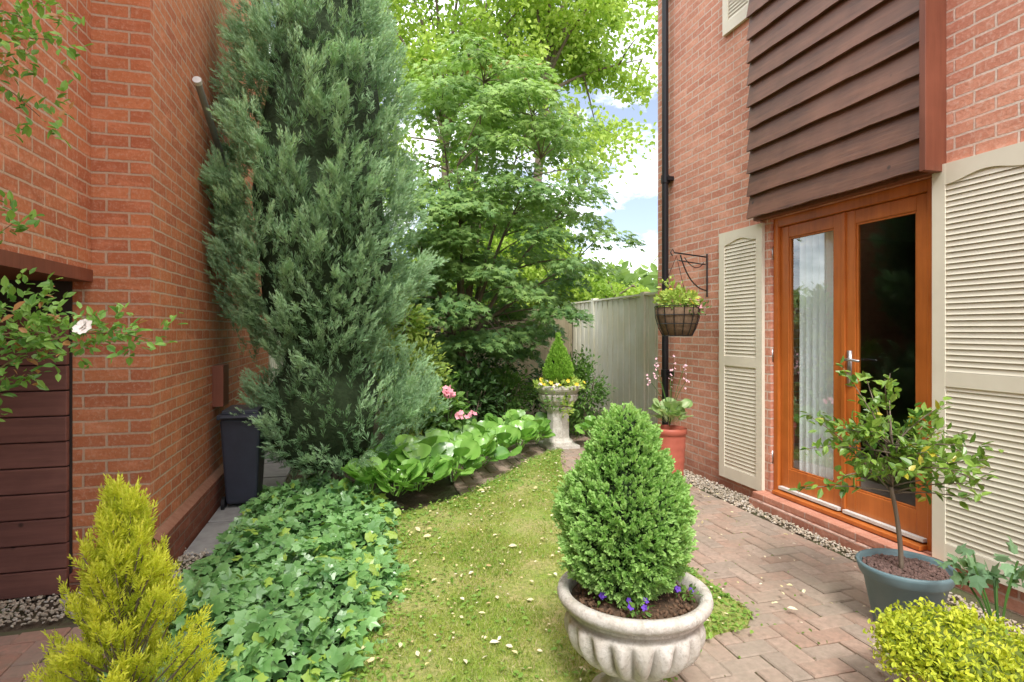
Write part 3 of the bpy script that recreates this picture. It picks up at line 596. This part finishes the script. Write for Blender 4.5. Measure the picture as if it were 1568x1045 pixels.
# ---------------------------------------------------------------- yellow conifer
yc=empty('golden_conifer'); x,y=-.69,2.06
b=MB(); b.tube([(x,y,0),(x,y,.5),(x-.02,y,.83)],[.014,.009,.003],6)
P=[];D=[];rn=[]
NB=150
for k in range(NB):
    z=.02+.78*(k/NB)**.9; rr=np.interp(z,[0,.2,.36,.48,.6,.72,.85],[.23,.235,.195,.135,.10,.06,.02])*rng.uniform(.55,1.18); a=k*2.4+rng.normal()*.3
    e=np.array([x+rr*math.cos(a),y+rr*math.sin(a),z+.05+.08*rng.random()]); s=np.array([x,y,max(.02,z-.10)])
    b.tube(bez(s,(s+e)/2-np.array([0,0,.03]),e,4),.0025,4)
    dr=nrm(e-s)
    for t in (.45,.6,.72,.82,.9,1.0):
        p=s+(e-s)*t
        for j in range(4 if t>.6 else 2): P.append(p+rng.normal(size=3)*.009*(1.8-t)); D.append(dr*.75+np.array([0,0,.7])+rng.normal(size=3)*.5*(1.5-t)); rn.append(np.clip(t*1.3-.45+rng.normal()*.15,0,1))
for z in np.linspace(.70,.90,18): P.append(np.array([x-.02,y,z-.02])); D.append(rng.normal(size=3)*.3+[0,0,1]); rn.append(.9)
b.obj('branches',[M_bark],yc); n=len(P)
scatter('foliage',plume(15,11,1.0,.4,.04,True),np.array(P),np.array(D),rdir(n),.040+.036*rng.random(n),leafmat('golden_foliage',(.30,.38,.02),(.65,.65,.05),(.65,.64,.12),.38,.6,8),yc,rnd=np.array(rn))
# ---------------------------------------------------------------- blue juniper
jn=empty('blue_juniper_tree'); jx,jy=-.29,5.15
zp=[.28,.45,.70,.92,1.08,1.22,1.54,1.97,2.5,3.06,3.6,4.15,4.6,4.95]; rp=[.34,.55,.66,.64,.50,.43,.62,.76,.74,.66,.60,.43,.25,.03]
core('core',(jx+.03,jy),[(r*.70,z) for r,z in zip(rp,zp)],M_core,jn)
b=MB()
for k in range(6):
    a=k*1.05; b.tube([(jx+.06*math.cos(a)+.1,jy+.06*math.sin(a),0),(jx+.15*math.cos(a),jy+.15*math.sin(a),.6),(jx+.2*math.cos(a),jy+.2*math.sin(a),1.6)],[.035,.03,.02],7)
b.obj('stems',[M_bark],jn)
Pc,Nc,ns=onprofile(zp,rp,500,jx,jy,.13,(3,4)); PP=[];DD=[];RR=[];SS=[]
for p,nn_ in zip(Pc,Nc):
    off=.24 if p[2]<1.15 else 0; p=p+[off,0,0]
    cd=nrm(nn_*[1,1,.3]*.7+np.array([0,0,.85])+rng.normal(size=3)*.28); L=rng.uniform(.20,.46); k=rng.integers(14,26)
    for i in range(k):
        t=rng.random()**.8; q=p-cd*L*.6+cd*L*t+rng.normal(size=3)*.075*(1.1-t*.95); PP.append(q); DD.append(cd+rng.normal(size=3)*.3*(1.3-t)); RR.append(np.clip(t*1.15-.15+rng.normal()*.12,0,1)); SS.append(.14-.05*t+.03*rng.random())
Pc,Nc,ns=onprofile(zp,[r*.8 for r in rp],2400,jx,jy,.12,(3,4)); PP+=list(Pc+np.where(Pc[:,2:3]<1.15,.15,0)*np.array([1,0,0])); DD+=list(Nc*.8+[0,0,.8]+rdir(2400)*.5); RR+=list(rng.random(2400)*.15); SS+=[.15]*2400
PP=np.array(PP); PP[:,0]=np.maximum(PP[:,0],-1.0); n=len(PP)
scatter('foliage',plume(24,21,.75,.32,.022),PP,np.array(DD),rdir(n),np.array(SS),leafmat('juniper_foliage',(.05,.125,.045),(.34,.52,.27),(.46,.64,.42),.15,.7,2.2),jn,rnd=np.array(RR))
# ---------------------------------------------------------------- ivy
IV=[(-1.0,1.7),(-.9,3.0),(-.80,3.9),(-.76,5.2),(-.2,5.35),(.2,4.75),(.28,4.4),(.2,3.96),(.22,3.2),(-.01,2.42),(-.25,1.7)]
iv=empty('ivy_ground_cover'); q=sample(IV,7000); q=q+rng.normal(size=q.shape)*.025; e=edgedist(q,IV)*np.where(inpoly(q[:,0],q[:,1],IV),1,0); lump=np.sin(q[:,0]*9+1)*np.sin(q[:,1]*7)+.6*np.sin(q[:,0]*17)*np.sin(q[:,1]*15+2); hh=.12*np.clip(e/.3,0,1)**.6+.045*lump*np.clip(e/.2,0,1); n=len(q)
gx=np.linspace(-1.1,.35,50); gy=np.linspace(1.6,5.4,120); G=np.array([(a,c) for c in gy for a in gx]); ge=edgedist(G,IV); ins=inpoly(G[:,0],G[:,1],IV); gz=np.where(ins,.05*np.clip(ge/.3,0,1)**.6+.008,-.02)
V=[(a[0],a[1],z) for a,z in zip(G,gz)]; F=[(j*50+i,j*50+i+1,(j+1)*50+i+1,(j+1)*50+i) for j in range(119) for i in range(49)]
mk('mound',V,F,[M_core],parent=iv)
lay=rng.random(n); P=np.column_stack([q,np.maximum(.02,hh)+.09*lay-.01]); dd=rdir(n)*[1,1,.45]+[0,-.35,-.15]; nn_=np.tile([0,-.25,1.],(n,1))+rdir(n)*.85
edge=np.clip(1-e/.3,0,1)*(q[:,0]>-.35)
scatter('leaves',IVY,P,dd,nn_,.042+.058*rng.random(n)**1.6,leafmat('ivy_leaf',(.03,.12,.03),(.21,.42,.12),(.32,.50,.24),.22,.28,3,((.38,.55,.10),.9),.6),iv,rnd=np.clip(lay*.6+rng.normal(size=n)*.2+edge*.6*rng.random(n)+.05,0,1))
# ---------------------------------------------------------------- bergenia
M_berg=leafmat('bergenia_leaf',(.04,.15,.02),(.22,.44,.07),(.32,.52,.14),.25,.26,4,None,.6)
for (x,y,s) in [(.10,4.70,.9),(.30,4.62,.9),(.50,4.78,1.05),(.3,5.0,1.15),(.80,5.0,1.1),(.62,5.3,1.15),(1.10,5.38,1.05),(.95,5.7,1.1),(1.42,5.75,1),(1.25,6.05,1.1),(1.72,6.12,1),(1.6,6.45,1),(2.0,6.42,.9),(1.95,6.8,1),(2.7,6.5,.8)]:
    be=empty('bergenia_plant'); n=24; a=np.arange(n)*2.4+rng.random(n)*.4; e=rng.random(n); dd=np.column_stack([np.cos(a),np.sin(a),.2+1.5*e]); P=np.array([x,y,.10])+nrm(dd)*(.04+.12*rng.random(n))[:,None]*s+np.array([0,0,.05])
    scatter('leaves',RLEAF,P,dd,np.tile([0,-.3,1.],(n,1))+rdir(n)*.4,(.125+.08*rng.random(n))*s,M_berg,be,smooth=True)
# ---------------------------------------------------------------- shrubs
M_dk=leafmat('dark_evergreen',(.025,.06,.018),(.08,.16,.045),None,.2,.4)
M_eu=leafmat('euonymus_leaf',(.14,.26,.04),(.42,.50,.11),None,.3)
def shrub(nm,c,rad,n,sz,mat,T=LEAF):
    s=empty(nm); b=MB()
    for k in range(7):
        a=k*.9; b.tube([(c[0],c[1],0),(c[0]+rad[0]*.5*math.cos(a),c[1]+rad[1]*.5*math.sin(a),c[2]+rad[2]*.3)],[.015,.005],5)
    b.obj('stems',[M_bark],s)
    nc=40; u=rdir(nc)*(rng.random(nc)**.35)[:,None]; cc=np.array(c)+u*np.array(rad)*.85; k=rng.integers(0,nc,n); P=cc[k]+rng.normal(size=(n,3))*np.array(rad)*.16; P[:,2]=np.maximum(P[:,2],.02)
    o=P-np.array(c); scatter('leaves',T,P,nrm(o)+rdir(n)*.8,rdir(n)*.6+[0,-.2,1],sz*(.7+.6*rng.random(n)),mat,s)
shrub('euonymus_shrub',(.52,5.95,.85),(.4,.35,.5),2000,.055,M_eu)
shrub('laurel_shrub',(.42,6.6,1.5),(.34,.3,.42),800,.09,M_eu)
shrub('rhododendron_shrub',(.85,6.15,.55),(.32,.25,.35),650,.1,M_mid)
shrub('rhododendron_shrub',(1.35,7.2,.5),(.45,.4,.5),900,.09,M_dk)
shrub('evergreen_shrub',(2.86,7.15,.62),(.33,.33,.58),2200,.05,M_mid)
shrub('evergreen_shrub',(.7,8.6,.9),(.9,.7,.9),3000,.08,M_dk); shrub('evergreen_shrub',(2.0,9.0,.75),(.9,.6,.75),2800,.08,M_dk); shrub('evergreen_shrub',(3.1,8.8,.45),(.5,.7,.5),1600,.07,M_dk)
shrub('evergreen_shrub',(2.0,7.9,.5),(.5,.4,.5),1600,.07,M_mid); shrub('evergreen_shrub',(-.3,7.6,.9),(.6,.7,1),2400,.07,M_dk)
pf=empty('pink_geranium'); pts=np.concatenate([np.array([.86,5.60,.80])+rdir(18)*.05,np.array([1.04,5.72,.56])+rdir(10)*[.1,.05,.03]]); flowers('flowers',M_pink,pts,.030,pf)
b=MB(); b.tube([(.88,5.8,.05),(.87,5.66,.5),(.86,5.60,.78)],.005,5); b.tube([(1.0,5.85,.05),(1.04,5.76,.55)],.005,5); b.obj('stems',[M_mid],pf)
# ---------------------------------------------------------------- maple tree
mp_=empty('japanese_maple_tree'); bx,by=1.42,7.9; b=MB(); b.tube([(bx,by,0),(bx-.02,by,.5),(bx+.03,by,1.0)],[.075,.06,.055],10)
stems=[]
for k,(ex,ey,ez) in enumerate([(.5,7.7,3.0),(1.1,8.1,4.6),(1.7,7.7,5.1),(2.4,7.9,4.4),(3.0,7.6,3.3),(2.3,7.2,3.6),(1.2,7.1,3.4),(2.0,8.6,4.0),(3.1,8.0,2.4)]):
    pts=bez((bx+.02,by,.85+.05*k),(bx+(ex-bx)*.35,by+(ey-by)*.35,1.0+(ez-1)*.55),(ex,ey,ez),10); b.tube(pts,[.038-.0034*i for i in range(11)],7); stems+=[np.array(p) for p in pts[2:]]
stems=np.array(stems); P=[];D=[];NN=[];RN=[]
for k in range(225):
    z=1.1+4.1*rng.random()**1.15; r=np.interp(z,[1.1,1.3,1.62,2.33,3.2,4.1,4.7,5.0,5.35],[.75,1.0,1.3,1.7,1.5,1.3,1.0,.75,.3]); a=rng.random()*6.28; q=rng.random()**.42
    cx_=np.interp(z,[1.1,1.7,2.3,4,5.3],[1.55,1.7,2.02,1.85,1.6])
    c=np.array([cx_+r*q*math.cos(a),7.85+r*q*.85*math.sin(a),z]); dist=np.linalg.norm(stems-c,axis=1)+ (stems[:,2]>c[2])*.8; s=stems[dist.argmin()]
    b.tube(bez(s,(s+c)/2+np.array([0,0,.08]),c,4),[.010,.008,.007,.005,.003],5)
    pr=rng.uniform(.20,.42); k2=int(110*(pr/.33)**2); th=rng.random(k2)*6.28; rr=pr*np.sqrt(rng.random(k2)); out=np.array([math.cos(a),math.sin(a)])
    x_=rr*np.cos(th); y_=rr*np.sin(th); zz=rng.normal(size=k2)*.04-.35*(rr**2)/pr-.12*(x_*out[0]+y_*out[1])
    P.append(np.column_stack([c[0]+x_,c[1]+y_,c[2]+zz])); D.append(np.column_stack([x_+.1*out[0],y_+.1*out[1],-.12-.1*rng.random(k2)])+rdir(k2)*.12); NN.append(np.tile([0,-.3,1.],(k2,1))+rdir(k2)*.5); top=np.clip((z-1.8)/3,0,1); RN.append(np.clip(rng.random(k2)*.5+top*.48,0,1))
b.obj('trunk_and_branches',[M_bark],mp_,smooth=True); P=np.concatenate(P); n=len(P)
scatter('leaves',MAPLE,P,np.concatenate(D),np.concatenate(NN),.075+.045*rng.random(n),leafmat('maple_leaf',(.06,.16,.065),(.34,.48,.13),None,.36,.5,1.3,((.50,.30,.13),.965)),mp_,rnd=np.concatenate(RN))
# ---------------------------------------------------------------- background trees
CL=cluster(6,.55,4)
M_bg=leafmat('beech_leaf',(.12,.24,.035),(.44,.55,.10),None,.45,.5,.7)
M_bg2=leafmat('lime_tree_leaf',(.18,.31,.05),(.50,.60,.14),None,.45,.5,.7)
def bigtree(nm,base,c,rad,nclump,per,cs,mat,sz=.3,droop=0,nst=9,hf=.6):
    t=empty(nm); b=MB(); h=c[2]-rad[2]*hf; tx_=base[0]+(c[0]-base[0])*.3; ty_=base[1]+(c[1]-base[1])*.3
    b.tube([base,(base[0]+.1,base[1],h*.5),(tx_,ty_,h)],[.17,.13,.10],10); st=[]
    for k in range(nst):
        a=k*2.4; e=np.array(c)+np.array([math.cos(a)*rad[0]*.75,math.sin(a)*rad[1]*.75,(-.3+1.1*(k/nst))*rad[2]]); pts=bez((tx_,ty_,h),(tx_,ty_,(h+e[2])/2),e,8); b.tube(pts,[.075-.008*i for i in range(9)],6); st+=[np.array(p) for p in pts]
    st=np.array(st); u=rdir(nclump)*(rng.random(nclump)**.4)[:,None]; cc=np.array(c)+u*np.array(rad)
    for q in cc: s=st[np.linalg.norm(st-q,axis=1).argmin()]; b.tube(bez(s,(s+q)/2+np.array([0,0,.15]),q,4),[.03,.025,.02,.012,.006],4)
    b.obj('trunk_and_branches',[M_bark],t,smooth=True)
    n=nclump*per; k=np.repeat(np.arange(nclump),per); s_=cs*(.6+.7*rng.random(nclump)); P=cc[k]+rng.normal(size=(n,3))*s_[k][:,None]*np.array([.6,.6,.30]); P[:,2]-=droop*((P[:,0]-cc[k][:,0])**2+(P[:,1]-cc[k][:,1])**2)
    rr_=np.clip(rng.random(n)*.6+rng.random(nclump)[k]*.45,0,1)
    scatter('crown',CL,P,rdir(n)+[0,0,-.3],rdir(n)*.6+[0,-.3,1],sz*(.7+.6*rng.random(n)),mat,t,rnd=rr_)
bigtree('beech_tree',(2.2,16,0),(2.7,15.5,9.5),(3.3,2.5,6.0),72,60,.76,M_bg,.26,.12,12)
bigtree('lime_tree',(4.3,14.6,0),(5.7,14.2,10.0),(2.2,1.8,4.7),62,60,.70,M_bg2,.24,.18)
bigtree('beech_tree',(-.5,19,0),(-.6,19,10.8),(2.2,2.0,5.3),24,50,.8,M_bg2,.30,.1)
bigtree('hawthorn_tree',(3.0,12.4,0),(3.0,12.6,3.0),(1.8,1,1.6),60,55,.45,M_bg,.20,.1,6)
bigtree('hawthorn_tree',(5.4,12.6,0),(5.3,12.6,1.9),(1.2,1,.8),40,50,.4,M_bg,.19,.1,6)
n=7000; P=np.column_stack([-14+44*rng.random(n),24+3*rng.normal(size=n),rng.random(n)**.8*3.8]); P[:,2]*=.75+.25*np.sin(P[:,0]*.7)
scatter('distant_trees',CL,P,rdir(n),rdir(n)+[0,-.4,.6],.9,leafmat('distant_leaf',(.10,.18,.05),(.28,.38,.12),None,.4,.6,.3))
# ---------------------------------------------------------------- rose
rs=empty('rose_bush'); b=MB(); LP=[];LD=[]
def cane(pts,nl,sp=.045,t0=.3,r0=.005):
    c=bez(*pts,n=12); b.tube(c,[r0*(1-.06*i) for i in range(13)],6)
    for i in range(nl):
        t=t0+(1-t0)*rng.random(); j=min(11,int(t*12)); p=np.array(c[j])*(1-(t*12-j))+np.array(c[j+1])*(t*12-j)
        off=rng.normal(size=3)*sp; dr=nrm(off+[0,0,.01])
        for m_ in range(5): LP.append(p+off+dr*.012*m_+rng.normal(size=3)*.006); LD.append(dr*.6+rng.normal(size=3)*.7)
cane(((-1.32,1.85,.3),(-1.2,2.1,1.55),(-.60,2.02,1.37)),66,.030,.5)
cane(((-1.32,1.85,.3),(-1.25,2.1,1.75),(-.92,2.08,1.40)),60,.038,.55)
cane(((-1.32,1.85,.3),(-1.2,2.0,1.6),(-.80,2.0,1.36)),50,.033,.6)
cane(((-1.32,1.85,.3),(-1.3,2.1,1.5),(-1.0,2.1,1.72)),14,.025,.85)
cane(((-1.32,1.85,.3),(-1.3,2.1,1.2),(-.98,2.05,1.26)),16,.03,.7)
cane(((-1.32,1.85,.5),(-1.3,2.0,2.3),(-.88,2.08,2.28)),34,.035,.75)
cane(((-1.32,1.85,.5),(-1.3,2.0,2.5),(-.93,2.1,2.05)),22,.03,.82)
cane(((-1.32,1.85,.5),(-1.3,2.0,2.5),(-.95,2.08,2.33)),24,.03,.82)
b.obj('canes',[simple('cane',(.2,.18,.07),.7,(.26,.14,.09))],rs,smooth=True); n=len(LP)
scatter('leaves',LEAF,np.array(LP),np.array(LD),rdir(n)*.6+[0,-.5,1],.022+.020*rng.random(n),leafmat('rose_leaf',(.06,.18,.035),(.28,.46,.10),None,.35,.4,6,((.55,.28,.12),.94)),rs)
for q_ in range(4): flowers('flowers',M_wht,[np.array([-.76,1.96,1.41])+rng.normal(size=3)*.005],.030-.006*q_,rs,8)
